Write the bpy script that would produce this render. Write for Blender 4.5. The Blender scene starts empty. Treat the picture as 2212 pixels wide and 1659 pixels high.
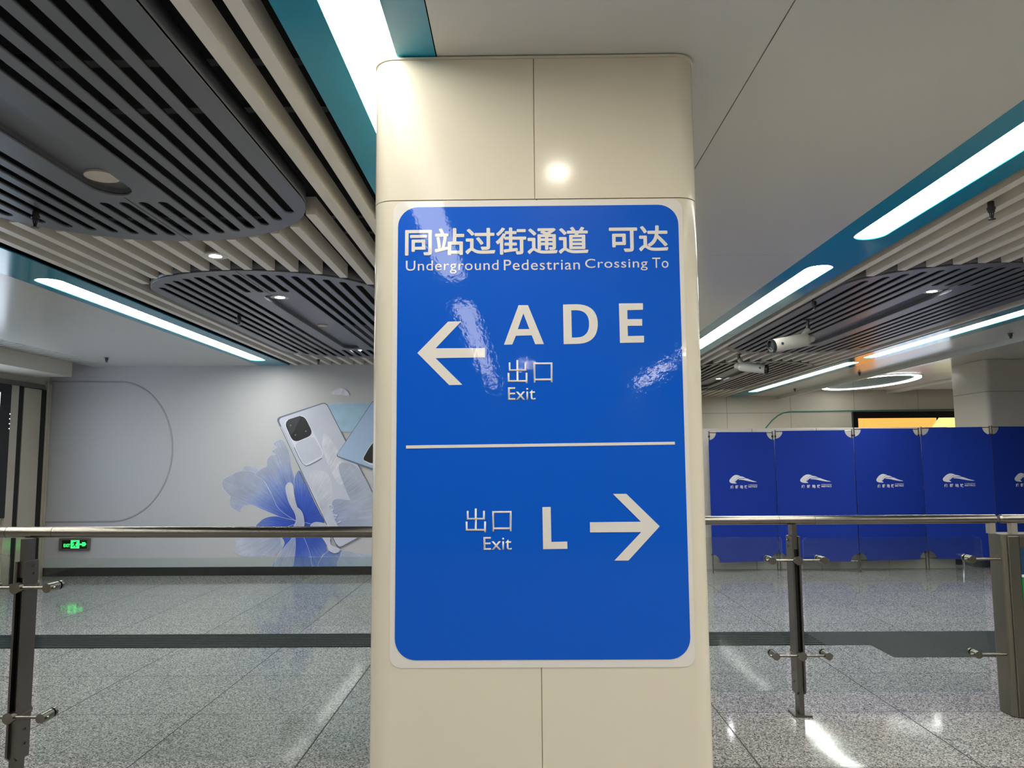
import bpy, bmesh, math, random
from mathutils import Matrix, Vector
random.seed(7)
C = bpy.context.scene.collection
PI = math.pi

# ------------------------------------------------------------------ camera, world, exposure
FPX, EYE = 1660.0, 1.48
RT = ((0.9999, 0.0080, 0.01126), (0.01199, -0.09801, -0.99511), (-0.00686, 0.99515, -0.0981))
cam = bpy.data.cameras.new('camera'); cam_o = bpy.data.objects.new('camera', cam); C.objects.link(cam_o)
cam.sensor_fit = 'HORIZONTAL'; cam.sensor_width = 36.0; cam.lens = FPX / 2212 * 36.0
cam.clip_start = 0.02; cam.clip_end = 200
_m = Matrix(RT).to_4x4(); _m.translation = Vector((0, 0, EYE)); cam_o.matrix_world = _m
sc = bpy.context.scene
sc.camera = cam_o
sc.view_settings.view_transform = 'Standard'; sc.view_settings.look = 'None'
sc.view_settings.exposure = 0.58; sc.view_settings.gamma = 1.0; sc.view_settings.use_curve_mapping = False
sc.cycles.use_denoising = True
sc.cycles.max_bounces = 8; sc.cycles.diffuse_bounces = 4; sc.cycles.glossy_bounces = 4
sc.cycles.transparent_max_bounces = 16; sc.cycles.sample_clamp_indirect = 6.0
sc.cycles.caustics_reflective = False; sc.cycles.caustics_refractive = False
w = bpy.data.worlds.new('world'); sc.world = w; w.use_nodes = True
w.node_tree.nodes['Background'].inputs[0].default_value = (0.9, 0.95, 1.0, 1)
w.node_tree.nodes['Background'].inputs[1].default_value = 0.05
STRIP = 19.0      # brightness of the light strips
DOWN = 95.0      # brightness of the downlights

def P(Y, px, py):
    """point of the upright plane y=Y that a spot of the photograph lies on"""
    v = (px - 1106.0, 829.5 - py, -FPX)
    d = [sum(RT[i][k] * v[k] for k in range(3)) for i in range(3)]
    t = Y / d[1]
    return (d[0] * t, EYE + d[2] * t)

# ------------------------------------------------------------------ materials
def lin(c): return tuple((x / 12.92 if x <= 0.04045 else ((x + 0.055) / 1.055) ** 2.4) for x in c)
def hexc(r, g, b): return lin((r / 255, g / 255, b / 255)) + (1,)
def newmat(name):
    m = bpy.data.materials.new(name); m.use_nodes = True
    return m, m.node_tree.nodes, m.node_tree.links, m.node_tree.nodes['Principled BSDF']
def mat(name, col, rough=0.5, metal=0.0, spec=0.5, emit=0, ecol=None, vary=0.04, vscale=6.0, bump=0.0, bscale=40, coat=0, aniso=None):
    m, n, l, b = newmat(name)
    b.inputs['Roughness'].default_value = rough; b.inputs['Metallic'].default_value = metal
    b.inputs['Specular IOR Level'].default_value = spec; b.inputs['Coat Weight'].default_value = coat
    b.inputs['Coat Roughness'].default_value = 0.03
    tc = n.new('ShaderNodeTexCoord')
    if vary:
        nz = n.new('ShaderNodeTexNoise'); nz.inputs['Scale'].default_value = vscale; nz.inputs['Detail'].default_value = 4
        l.new(tc.outputs['Object'], nz.inputs['Vector'])
        mx = n.new('ShaderNodeMix'); mx.data_type = 'RGBA'
        mx.inputs[6].default_value = tuple(x * (1 - vary) for x in col[:3]) + (1,)
        mx.inputs[7].default_value = tuple(min(1, x * (1 + vary)) for x in col[:3]) + (1,)
        l.new(nz.outputs['Fac'], mx.inputs[0]); l.new(mx.outputs[2], b.inputs['Base Color'])
    else: b.inputs['Base Color'].default_value = col
    if bump:
        nb = n.new('ShaderNodeTexNoise'); nb.inputs['Scale'].default_value = bscale; nb.inputs['Detail'].default_value = 3
        src = tc.outputs['Object']
        if aniso:
            mp = n.new('ShaderNodeMapping'); mp.inputs['Scale'].default_value = aniso; l.new(src, mp.inputs['Vector']); src = mp.outputs['Vector']
        l.new(src, nb.inputs['Vector'])
        bp = n.new('ShaderNodeBump'); bp.inputs['Strength'].default_value = bump; bp.inputs['Distance'].default_value = 0.002
        l.new(nb.outputs['Fac'], bp.inputs['Height']); l.new(bp.outputs['Normal'], b.inputs['Normal'])
        if coat: l.new(bp.outputs['Normal'], b.inputs['Coat Normal'])
    if emit:
        b.inputs['Emission Color'].default_value = ecol or col; b.inputs['Emission Strength'].default_value = emit
    return m

M = {}
M['cream'] = mat('cream_enamel', hexc(222, 212, 192), 0.15, spec=0.15, vary=0.015, vscale=2)
M['gap'] = mat('dark_gap', (0.012, 0.012, 0.011, 1), 0.8)
M['panel'] = mat('white_ceiling_panel', hexc(206, 206, 198), 0.2, spec=0.4, vary=0.02, vscale=1.5)
M['teal'] = mat('teal_panel', hexc(38, 146, 174), 0.12, spec=0.5, vary=0.03)
M['baffle'] = mat('warm_grey_baffle', hexc(230, 224, 214), 0.38, vary=0.02)
M['disc'] = mat('charcoal_metal', hexc(102, 104, 110), 0.33, spec=0.5, vary=0.03)
M['black'] = mat('plenum_black', (0.006, 0.006, 0.006, 1), 0.9)
M['carrier'] = mat('dark_carrier', (0.05, 0.05, 0.05, 1), 0.6)
M['steel'] = mat('brushed_steel', hexc(132, 127, 119), 0.22, metal=1.0, vary=0.05, bump=0.12, bscale=90, aniso=(1, 60, 60))
M['steel_v'] = mat('brushed_steel_upright', hexc(186, 180, 168), 0.42, metal=0.85, vary=0.12, vscale=3, bump=0.1, bscale=90, aniso=(60, 60, 1))
M['post_steel'] = mat('dark_post_steel', hexc(112, 108, 102), 0.3, metal=1.0, vary=0.08, vscale=5, bump=0.1, bscale=90, aniso=(60, 60, 1))
M['pillar_steel'] = mat('worn_pillar_steel', hexc(205, 196, 180), 0.24, metal=0.5, vary=0.10, vscale=2.5, bump=0.1, bscale=60, aniso=(60, 60, 1))
M['groove'] = mat('black_rubber', (0.004, 0.004, 0.004, 1), 0.6)
M['white_wall'] = mat('white_wall_panel', hexc(206, 202, 190), 0.35, vary=0.02)
M['rear_wall'] = mat('dark_grey_wall', hexc(92, 92, 90), 0.5)
M['vinyl'] = mat('white_vinyl_print', hexc(192, 192, 194), 0.45, vary=0.02, vscale=1)
M['base'] = mat('black_baseboard', (0.006, 0.007, 0.008, 1), 0.3, spec=0.2)
M['hoard'] = mat('white_hoarding', hexc(214, 210, 202), 0.4, vary=0.03)
M['cloth'] = mat('royal_blue_cloth', hexc(20, 50, 148), 0.75, spec=0.2, vary=0.08, vscale=4, bump=0.35, bscale=14)
M['print_white'] = mat('white_print', hexc(220, 220, 228), 0.6, vary=0.0)
M['cam_white'] = mat('camera_white', hexc(206, 204, 196), 0.35, vary=0.02)
M['cam_dark'] = mat('camera_dark_glass', (0.02, 0.024, 0.026, 1), 0.08)
M['sprinkler'] = mat('sprinkler_metal', hexc(92, 92, 92), 0.3, metal=1.0)
M['strip'] = mat('light_strip_glow', (1, 1, 0.97, 1), 0.5, emit=STRIP, ecol=(1, 0.99, 0.93, 1), vary=0)
M['strip_soft'] = mat('light_strip_soft_glow', (1, 1, 0.97, 1), 0.5, emit=STRIP * 0.5, ecol=(1, 0.99, 0.93, 1), vary=0)
M['down'] = mat('downlight_glow', (1, 1, 1, 1), 0.5, emit=DOWN, ecol=(0.96, 0.97, 1, 1), vary=0)
M['down_warm'] = mat('downlight_warm_glow', (1, 1, 1, 1), 0.5, emit=DOWN * 2.2, ecol=(1, 0.93, 0.80, 1), vary=0)
M['bezel'] = mat('screen_bezel', (0.006, 0.006, 0.007, 1), 0.12, vary=0)
M['speaker'] = mat('speaker_grille', hexc(214, 202, 190), 0.6, bump=0.3, bscale=400)
M['tactile'] = mat('dark_tactile_stone', hexc(40, 46, 48), 0.55, spec=0.12, vary=0.35, vscale=90)
M['bin'] = mat('blue_grey_plastic', hexc(96, 112, 122), 0.4)
M['tealline'] = mat('teal_paint', hexc(70, 130, 122), 0.4, vary=0)
M['blackcase'] = mat('black_case', (0.01, 0.01, 0.012, 1), 0.4)
GB, GS = 0.07, 60
M['sign_white'] = mat('sign_white_film', hexc(226, 220, 212), 0.4, spec=0.2, vary=0.0, coat=0.5, bump=GB, bscale=GS)
M['sign_blue'] = mat('sign_blue_film', hexc(0, 88, 202), 0.4, spec=0.1, vary=0.0, coat=0.5, bump=GB, bscale=GS)
M['exit_dark'] = mat('exit_sign_face', (0.004, 0.02, 0.008, 1), 0.15, vary=0)
M['exit_green'] = mat('exit_sign_glow', (0.05, 0.9, 0.2, 1), 0.4, emit=1.15, ecol=(0.03, 1.0, 0.14, 1), vary=0)
M['exit_frame'] = mat('exit_sign_frame', hexc(120, 116, 108), 0.35, metal=0.6)
M['scr_orange'] = mat('screen_orange', (.5, .15, .02, 1), 0.3, emit=0.85, ecol=(1.0, 0.42, 0.09, 1), vary=0)
M['scr_yellow'] = mat('screen_yellow', (.5, .4, .1, 1), 0.3, emit=1.0, ecol=(1.0, 0.80, 0.22, 1), vary=0)
M['scr_white'] = mat('screen_white', (1, 1, 1, 1), 0.3, emit=0.95, ecol=(0.90, 0.92, 1.0, 1), vary=0)
M['scr_blue'] = mat('screen_blue', (.1, .5, .9, 1), 0.3, emit=1.2, ecol=(0.10, 0.48, 0.95, 1), vary=0)
M['ring'] = mat('ring_glow', (1, 1, 1, 1), 0.5, emit=5.0, ecol=(1, 1, 0.95, 1), vary=0)
M['scr_left'] = mat('screen_cool_white', (.5, .5, .5, 1), 0.3, emit=1.7, ecol=(0.78, 0.86, 1.0, 1), vary=0)
M['cab_steel'] = mat('dull_cabinet_steel', hexc(128, 124, 112), 0.33, metal=1.0, vary=0.08, bump=0.08, bscale=90, aniso=(60, 60, 1))
M['gr_blue'] = mat('graphic_blue', hexc(24, 60, 92), 0.3, vary=0)
M['gr_green'] = mat('graphic_green', hexc(0, 132, 62), 0.3, vary=0)
M['phone_body'] = mat('print_phone_silver', hexc(196, 200, 216), 0.45, vary=0.10, vscale=3)
M['phone_blue'] = mat('print_phone_blue', hexc(166, 190, 222), 0.45, vary=0.06, vscale=2)
M['phone_edge'] = mat('print_phone_edge', hexc(104, 116, 134), 0.45, vary=0.2, vscale=6)
M['phone_dark'] = mat('print_black', hexc(20, 22, 26), 0.45, vary=0)
M['phone_light'] = mat('print_highlight', hexc(220, 222, 234), 0.45, vary=0)
M['cyan_petal'] = mat('print_cyan_petal', hexc(160, 194, 218), 0.45, vary=0.18, vscale=7)
M['emboss'] = mat('vinyl_ridge', hexc(168, 168, 172), 0.4, vary=0)

def glass_mat():
    m, n, l, b = newmat('clear_glass'); n.remove(b)
    tr = n.new('ShaderNodeBsdfTransparent'); tr.inputs[0].default_value = (0.90, 0.945, 0.925, 1)
    gl = n.new('ShaderNodeBsdfGlossy'); gl.inputs['Roughness'].default_value = 0.0; gl.inputs['Color'].default_value = (1, 1, 1, 1)
    lw = n.new('ShaderNodeLayerWeight'); lw.inputs[0].default_value = 0.5
    pw = n.new('ShaderNodeMath'); pw.operation = 'POWER'; l.new(lw.outputs['Facing'], pw.inputs[0]); pw.inputs[1].default_value = 5.0
    fr = n.new('ShaderNodeMath'); fr.operation = 'MULTIPLY_ADD'; l.new(pw.outputs[0], fr.inputs[0]); fr.inputs[1].default_value = 0.96; fr.inputs[2].default_value = 0.04
    tc = n.new('ShaderNodeTexCoord'); nz = n.new('ShaderNodeTexNoise'); nz.inputs['Scale'].default_value = 3
    l.new(tc.outputs['Object'], nz.inputs['Vector'])
    bp = n.new('ShaderNodeBump'); bp.inputs['Strength'].default_value = 0.02; l.new(nz.outputs['Fac'], bp.inputs['Height']); l.new(bp.outputs[0], gl.inputs['Normal'])
    mx = n.new('ShaderNodeMixShader'); l.new(fr.outputs[0], mx.inputs[0]); l.new(tr.outputs[0], mx.inputs[1]); l.new(gl.outputs[0], mx.inputs[2])
    l.new(mx.outputs[0], n['Material Output'].inputs[0]); return m
M['glass'] = glass_mat()
M['glass_edge'] = mat('glass_edge', hexc(150, 170, 172), 0.3, spec=0.3, vary=0)

def floor_mat():
    m, n, l, b = newmat('polished_granite')
    tc = n.new('ShaderNodeTexCoord'); co = tc.outputs['Object']
    def mth(op, a, bb=None, c=None):
        k = n.new('ShaderNodeMath'); k.operation = op
        for i, v in enumerate((a, bb, c)):
            if v is None: continue
            if isinstance(v, (int, float)): k.inputs[i].default_value = v
            else: l.new(v, k.inputs[i])
        return k.outputs[0]
    sx = n.new('ShaderNodeSeparateXYZ'); l.new(co, sx.inputs[0]); X, Y = sx.outputs[0], sx.outputs[1]
    def line(v, pitch, off, hw):
        d = mth('PINGPONG', mth('SUBTRACT', v, off), pitch / 2)
        return mth('LESS_THAN', d, hw)
    neg = mth('LESS_THAN', X, 0.0)
    lx = mth('ADD', mth('MULTIPLY', neg, line(X, 0.82, -1.11, 0.0038)), mth('MULTIPLY', mth('SUBTRACT', 1.0, neg), line(X, 1.06, 1.14, 0.0038)))
    ly = line(Y, 0.81, 4.68, 0.0034)
    seam = mth('MINIMUM', mth('ADD', lx, ly), 1.0)
    # grains
    v1 = n.new('ShaderNodeTexVoronoi'); v1.inputs['Scale'].default_value = 165; l.new(co, v1.inputs['Vector'])
    bw = n.new('ShaderNodeSeparateColor'); l.new(v1.outputs['Color'], bw.inputs[0])
    v2 = n.new('ShaderNodeTexNoise'); v2.inputs['Scale'].default_value = 75; v2.inputs['Detail'].default_value = 5; v2.inputs['Distortion'].default_value = 1.2; l.new(co, v2.inputs['Vector'])
    g = mth('ADD', mth('MULTIPLY', bw.outputs[0], 0.45), mth('MULTIPLY', v2.outputs['Fac'], 0.55))
    r = n.new('ShaderNodeValToRGB'); l.new(g, r.inputs[0]); e = r.color_ramp.elements
    e[0].position = 0.30; e[0].color = hexc(78, 78, 80); e[1].position = 0.72; e[1].color = hexc(200, 196, 194)
    k = e.new(0.42); k.color = hexc(120, 119, 119); k = e.new(0.55); k.color = hexc(166, 163, 162)
    # slab to slab tone
    fx = mth('FLOOR', mth('DIVIDE', mth('ADD', X, 1.11), 0.82)); fy = mth('FLOOR', mth('DIVIDE', mth('SUBTRACT', Y, 4.68), 0.81))
    cb = n.new('ShaderNodeCombineXYZ'); l.new(fx, cb.inputs[0]); l.new(fy, cb.inputs[1])
    wn = n.new('ShaderNodeTexWhiteNoise'); l.new(cb.outputs[0], wn.inputs[0])
    tone = mth('ADD', 0.93, mth('MULTIPLY', wn.outputs['Value'], 0.12))
    hs = n.new('ShaderNodeHueSaturation'); l.new(r.outputs[0], hs.inputs['Color']); l.new(tone, hs.inputs['Value'])
    mx = n.new('ShaderNodeMix'); mx.data_type = 'RGBA'; l.new(seam, mx.inputs[0]); l.new(hs.outputs[0], mx.inputs[6]); mx.inputs[7].default_value = (0.03, 0.03, 0.03, 1)
    l.new(mx.outputs[2], b.inputs['Base Color'])
    b.inputs['Specular IOR Level'].default_value = 0.13
    l.new(mth('ADD', 0.075, mth('MULTIPLY', seam, 0.5)), b.inputs['Roughness'])
    nb = n.new('ShaderNodeTexNoise'); nb.inputs['Scale'].default_value = 1.6; nb.inputs['Detail'].default_value = 2; l.new(co, nb.inputs['Vector'])
    bp = n.new('ShaderNodeBump'); bp.inputs['Strength'].default_value = 0.10; bp.inputs['Distance'].default_value = 0.02; l.new(nb.outputs['Fac'], bp.inputs['Height']); l.new(bp.outputs[0], b.inputs['Normal'])
    return m
M['floor'] = floor_mat()

def joint_mat(name, col, px, ox, pz, oz, rough):
    """panels with fine dark joints on an upright wall (x across, z up)"""
    m, n, l, b = newmat(name); tc = n.new('ShaderNodeTexCoord'); sx = n.new('ShaderNodeSeparateXYZ'); l.new(tc.outputs['Object'], sx.inputs[0])
    outs = []
    for o, p, off in ((sx.outputs[0], px, ox), (sx.outputs[2], pz, oz)):
        a = n.new('ShaderNodeMath'); a.operation = 'SUBTRACT'; l.new(o, a.inputs[0]); a.inputs[1].default_value = off
        q = n.new('ShaderNodeMath'); q.operation = 'PINGPONG'; l.new(a.outputs[0], q.inputs[0]); q.inputs[1].default_value = p / 2
        t = n.new('ShaderNodeMath'); t.operation = 'LESS_THAN'; l.new(q.outputs[0], t.inputs[0]); t.inputs[1].default_value = 0.006; outs.append(t)
    mxm = n.new('ShaderNodeMath'); mxm.operation = 'MAXIMUM'; l.new(outs[0].outputs[0], mxm.inputs[0]); l.new(outs[1].outputs[0], mxm.inputs[1])
    mx = n.new('ShaderNodeMix'); mx.data_type = 'RGBA'; l.new(mxm.outputs[0], mx.inputs[0]); mx.inputs[6].default_value = col; mx.inputs[7].default_value = tuple(c * 0.55 for c in col[:3]) + (1,)
    l.new(mx.outputs[2], b.inputs['Base Color']); b.inputs['Roughness'].default_value = rough
    return m
M['endwall'] = joint_mat('wall_panel_joints', hexc(204, 198, 182), 1.32, 4.28, 1.5, 2.41, 0.4)
M['farcol'] = joint_mat('clad_column_joints', hexc(206, 200, 190), 1.0, 7.32, 1.2, 2.40, 0.28)

def petal_mat(name, cx, cz, stops, streak=0.5):
    """printed petal: colours run outward from the flower's heart, with fine radial streaks"""
    m, n, l, b = newmat(name); tc = n.new('ShaderNodeTexCoord')
    mp = n.new('ShaderNodeMapping'); mp.inputs['Location'].default_value = (-cx, 0, -cz); l.new(tc.outputs['Object'], mp.inputs['Vector'])
    sx = n.new('ShaderNodeSeparateXYZ'); l.new(mp.outputs[0], sx.inputs[0])
    def mth(op, a, bb):
        k = n.new('ShaderNodeMath'); k.operation = op
        for i, v in enumerate((a, bb)):
            if isinstance(v, (int, float)): k.inputs[i].default_value = v
            else: l.new(v, k.inputs[i])
        return k.outputs[0]
    d = mth('SQRT', mth('ADD', mth('MULTIPLY', sx.outputs[0], sx.outputs[0]), mth('MULTIPLY', sx.outputs[2], sx.outputs[2])), 0.0)
    ang = mth('ARCTAN2', sx.outputs[2], sx.outputs[0])
    cb = n.new('ShaderNodeCombineXYZ'); l.new(mth('MULTIPLY', ang, 26.0), cb.inputs[0]); l.new(mth('MULTIPLY', d, 2.2), cb.inputs[1])
    nz = n.new('ShaderNodeTexNoise'); nz.inputs['Scale'].default_value = 1.0; nz.inputs['Detail'].default_value = 3; l.new(cb.outputs[0], nz.inputs['Vector'])
    dd = mth('ADD', d, mth('MULTIPLY', mth('SUBTRACT', nz.outputs['Fac'], 0.5), streak))
    r = n.new('ShaderNodeValToRGB'); l.new(dd, r.inputs[0]); e = r.color_ramp.elements
    e[0].position = stops[0][0]; e[0].color = stops[0][1]; e[1].position = stops[-1][0]; e[1].color = stops[-1][1]
    for p, c in stops[1:-1]: k = e.new(p); k.color = c
    cb2 = n.new('ShaderNodeCombineXYZ'); l.new(mth('MULTIPLY', ang, 75.0), cb2.inputs[0]); l.new(mth('MULTIPLY', d, 3.0), cb2.inputs[1])
    n2 = n.new('ShaderNodeTexNoise'); n2.inputs['Scale'].default_value = 1.0; n2.inputs['Detail'].default_value = 4; l.new(cb2.outputs[0], n2.inputs['Vector'])
    n3 = n.new('ShaderNodeTexNoise'); n3.inputs['Scale'].default_value = 5.0; n3.inputs['Detail'].default_value = 2; l.new(tc.outputs['Object'], n3.inputs['Vector'])
    val = mth('ADD', mth('ADD', 0.45, mth('MULTIPLY', n2.outputs['Fac'], 0.60)), mth('MULTIPLY', n3.outputs['Fac'], 0.50))
    hs = n.new('ShaderNodeHueSaturation'); l.new(r.outputs[0], hs.inputs['Color']); l.new(val, hs.inputs['Value'])
    l.new(hs.outputs[0], b.inputs['Base Color']); b.inputs['Roughness'].default_value = 0.45
    return m

# ------------------------------------------------------------------ helpers
def tag(o, label=None, cat=None, group=None, kind=None):
    for k, v in (('label', label), ('category', cat), ('group', group), ('kind', kind)):
        if v: o[k] = v
    return o
def thing(name, label, cat, loc=(0, 0, 0), group=None, rotz=0):
    o = bpy.data.objects.new(name, None); o.empty_display_size = 0.1; C.objects.link(o); o.location = loc; o.rotation_euler = (0, 0, rotz)
    return tag(o, label, cat, group)
def link(name, me, m, parent=None, local=False):
    """link a mesh built in world coordinates (or in the parent's own when local) as one object"""
    o = bpy.data.objects.new(name, me); C.objects.link(o)
    if m is not None:
        me.materials.clear()
        for k in (m if isinstance(m, (list, tuple)) else [m]): me.materials.append(M[k] if isinstance(k, str) else k)
    if parent is not None:
        o.parent = parent
        if not local:
            off = Vector((0, 0, 0)); q = parent
            while q is not None: off += q.location; q = q.parent
            o.matrix_parent_inverse = Matrix.Identity(4); o.location = -off
    return o
def obj(name, bm, m, parent=None, smooth=None, local=False):
    bmesh.ops.recalc_face_normals(bm, faces=bm.faces[:])
    me = bpy.data.meshes.new(name); bm.to_mesh(me); bm.free()
    if smooth is not None:
        for p in me.polygons: p.use_smooth = True
        me.set_sharp_from_angle(angle=math.radians(smooth))
    return link(name, me, m, parent, local)
def struct(name, bm, m, parent=None, smooth=None):
    o = obj(name, bm, m, parent, smooth)
    if parent is None: o['kind'] = 'structure'
    return o
def box(bm, x0, x1, y0, y1, z0, z1, mi=0, bevel=0):
    v = [bm.verts.new(p) for p in ((x0, y0, z0), (x1, y0, z0), (x1, y1, z0), (x0, y1, z0), (x0, y0, z1), (x1, y0, z1), (x1, y1, z1), (x0, y1, z1))]
    fs = [bm.faces.new([v[i] for i in f]) for f in ((0, 3, 2, 1), (4, 5, 6, 7), (0, 1, 5, 4), (1, 2, 6, 5), (2, 3, 7, 6), (3, 0, 4, 7))]
    for f in fs: f.material_index = mi
    if bevel:
        es = list({e for f in fs for e in f.edges}); bmesh.ops.bevel(bm, geom=es, offset=bevel, segments=2, affect='EDGES', profile=0.6)
    return bm
def B(*a, **k): return box(bmesh.new(), *a, **k)
def tube(bm, p0, p1, r, r2=None, n=20, caps=True, mi=0):
    p0, p1 = Vector(p0), Vector(p1); d = (p1 - p0).normalized(); r2 = r if r2 is None else r2
    a = d.orthogonal().normalized(); b = d.cross(a); ring = []
    for p, rr in ((p0, r), (p1, r2)):
        ring.append([bm.verts.new(p + (a * math.cos(t) + b * math.sin(t)) * rr) for t in (2 * PI * i / n for i in range(n))])
    for i in range(n): bm.faces.new((ring[0][i], ring[0][(i + 1) % n], ring[1][(i + 1) % n], ring[1][i])).material_index = mi
    if caps: bm.faces.new(ring[0][::-1]).material_index = mi; bm.faces.new(ring[1]).material_index = mi
    return bm
def lathe(bm, c, prof, n=24, axis=(0, 0, 1)):
    """prof: (radius, height) pairs turned about an axis through c"""
    ax = Vector(axis).normalized(); a = ax.orthogonal().normalized(); b = ax.cross(a); c = Vector(c); rings = []
    for r, h in prof:
        rings.append([bm.verts.new(c + ax * h + (a * math.cos(t) + b * math.sin(t)) * max(r, 1e-5)) for t in (2 * PI * i / n for i in range(n))])
    for k in range(len(rings) - 1):
        for i in range(n): bm.faces.new((rings[k][i], rings[k][(i + 1) % n], rings[k + 1][(i + 1) % n], rings[k + 1][i]))
    bm.faces.new(rings[0][::-1]); bm.faces.new(rings[-1]); return bm
def prism(bm, pts, z0, z1, caps=True):
    """upright prism over an outline in x, y"""
    lo = [bm.verts.new((x, y, z0)) for x, y in pts]; hi = [bm.verts.new((x, y, z1)) for x, y in pts]; n = len(pts)
    for i in range(n): bm.faces.new((lo[i], lo[(i + 1) % n], hi[(i + 1) % n], hi[i]))
    if caps: bm.faces.new(lo[::-1]); bm.faces.new(hi)
    return bm
def plate_mesh(name, loops, half, place):
    """flat plate with holes: loops are outlines in (u, v); place maps (u, v, w) to x, y, z"""
    cu = bpy.data.curves.new('t', 'CURVE'); cu.dimensions = '2D'; cu.fill_mode = 'BOTH'; cu.extrude = half
    for lp in loops:
        s = cu.splines.new('POLY'); s.points.add(len(lp) - 1); s.use_cyclic_u = True
        for p, (u, v) in zip(s.points, lp): p.co = (u, v, 0, 1)
    o = bpy.data.objects.new('t', cu); C.objects.link(o); dg = bpy.context.evaluated_depsgraph_get(); dg.update()
    me = bpy.data.meshes.new_from_object(o.evaluated_get(dg)); bpy.data.objects.remove(o); bpy.data.curves.remove(cu)
    me.name = name
    for v in me.vertices: v.co = place(*v.co)
    bm = bmesh.new(); bm.from_mesh(me); bmesh.ops.remove_doubles(bm, verts=bm.verts[:], dist=1e-6); bmesh.ops.recalc_face_normals(bm, faces=bm.faces[:]); bm.to_mesh(me); bm.free()
    return me
def flat_up(Z): return lambda u, v, w: (u, v, Z + w)            # lying plate
def front(Y): return lambda u, v, w: (u, Y - w, v)              # upright plate facing the hall
def plate(name, loops, half, place, m, parent=None):
    me = plate_mesh(name, loops, half, place)
    return link(name, me, m, parent)
def text_obj(name, s, x0, x1, z0, z1, Y, m, parent, bold=0.0, half=0.0005, spacing=1.0, rot=0.0, weight=0.0):
    x0, x1, z0, z1 = x0 + weight, x1 - weight, z0 + weight, z1 - weight
    """lettering as a thin mesh filling the box x0..x1, z0..z1 of the plane y=Y"""
    cu = bpy.data.curves.new('t', 'FONT'); cu.body = s; cu.size = 1; cu.offset = bold; cu.extrude = 0.0; cu.space_character = spacing; cu.resolution_u = 6
    o = bpy.data.objects.new('t', cu); C.objects.link(o); dg = bpy.context.evaluated_depsgraph_get(); dg.update()
    me = bpy.data.meshes.new_from_object(o.evaluated_get(dg)); bpy.data.objects.remove(o); bpy.data.curves.remove(cu)
    xs = [v.co.x for v in me.vertices]; ys = [v.co.y for v in me.vertices]
    ax, bx, ay, by = min(xs), max(xs), min(ys), max(ys); me.name = name
    sx, sy = (x1 - x0) / (bx - ax), (z1 - z0) / (by - ay)
    cxm, czm = (x0 + x1) / 2, (z0 + z1) / 2; c_, s_ = math.cos(rot), math.sin(rot)
    for v in me.vertices:
        u = (v.co.x - (ax + bx) / 2) * sx; t = (v.co.y - (ay + by) / 2) * sy
        v.co = (cxm + u * c_ - t * s_, Y, czm + u * s_ + t * c_)
    bm = bmesh.new(); bm.from_mesh(me)
    if weight:
        src = me.copy()
        for q in range(8):
            m2 = src.copy(); dx, dz = weight * math.cos(PI / 4 * q), weight * math.sin(PI / 4 * q)
            for v in m2.vertices: v.co += Vector((dx, -0.00002 * (q + 1), dz))
            bm.from_mesh(m2); bpy.data.meshes.remove(m2)
        bpy.data.meshes.remove(src)
    else: bmesh.ops.remove_doubles(bm, verts=bm.verts[:], dist=1e-6)
    r = bmesh.ops.extrude_face_region(bm, geom=bm.faces[:])
    bmesh.ops.translate(bm, vec=(0, -2 * half, 0), verts=[g for g in r['geom'] if isinstance(g, bmesh.types.BMVert)])
    bmesh.ops.recalc_face_normals(bm, faces=bm.faces[:]); bm.to_mesh(me); bm.free()
    return link(name, me, m, parent)
def rrect(x0, x1, y0, y1, r, n=8):
    out = []
    for cx, cy, a in ((x1 - r, y0 + r, -PI / 2), (x1 - r, y1 - r, 0), (x0 + r, y1 - r, PI / 2), (x0 + r, y0 + r, PI)):
        out += [(cx + r * math.cos(a + PI / 2 * i / n), cy + r * math.sin(a + PI / 2 * i / n)) for i in range(n + 1)]
    return out
def smooth_loop(pts, n=5):
    """closed Catmull-Rom curve through pts"""
    out = []; k = len(pts)
    for i in range(k):
        p0, p1, p2, p3 = pts[i - 1], pts[i], pts[(i + 1) % k], pts[(i + 2) % k]
        for j in range(n):
            t = j / n
            out.append(tuple(0.5 * (2 * p1[d] + (p2[d] - p0[d]) * t + (2 * p0[d] - 5 * p1[d] + 4 * p2[d] - p3[d]) * t * t + (3 * p1[d] - p0[d] - 3 * p2[d] + p3[d]) * t ** 3) for d in (0, 1)))
    return out
ORD = ['first', 'second', 'third', 'fourth', 'fifth', 'sixth', 'seventh', 'eighth', 'ninth', 'tenth', 'eleventh', 'twelfth', 'thirteenth', 'fourteenth', 'fifteenth', 'sixteenth', 'seventeenth']

# ================================================================== the setting
ZC = 2.76
YB, YE = 10.2, 16.0          # wall with the mural, wall at the end of the hall
struct('floor', B(-8, 11, -9, 17, -0.12, 0), 'floor')
wl = struct('wall_left', B(-6.55, -6.32, -9, YB + 0.2, 0, 3.3), 'white_wall')
wb = struct('wall_back', B(-6.32, 2.25, YB, YB + 0.2, 0, 3.3), 'vinyl')
struct('wall_side', B(2.05, 2.25, YB + 0.2, YE, 0, 3.3), 'white_wall')
struct('wall_end', B(2.05, 10.7, YE, YE + 0.2, 0, 3.3), 'endwall')
struct('wall_right', B(10.5, 10.7, -9, YE, 0, 3.3), 'white_wall')
struct('wall_rear', B(-6.55, 10.7, -9.2, -9, 0, 3.3), 'rear_wall')
struct('baseboard_back', B(-6.30, 2.25, YB - 0.015, YB - 0.0005, 0.0005, 0.11), 'base')
struct('baseboard_left', B(-6.319, -6.305, 7.0, 9.36, 0.0005, 0.11), 'base')

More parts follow.
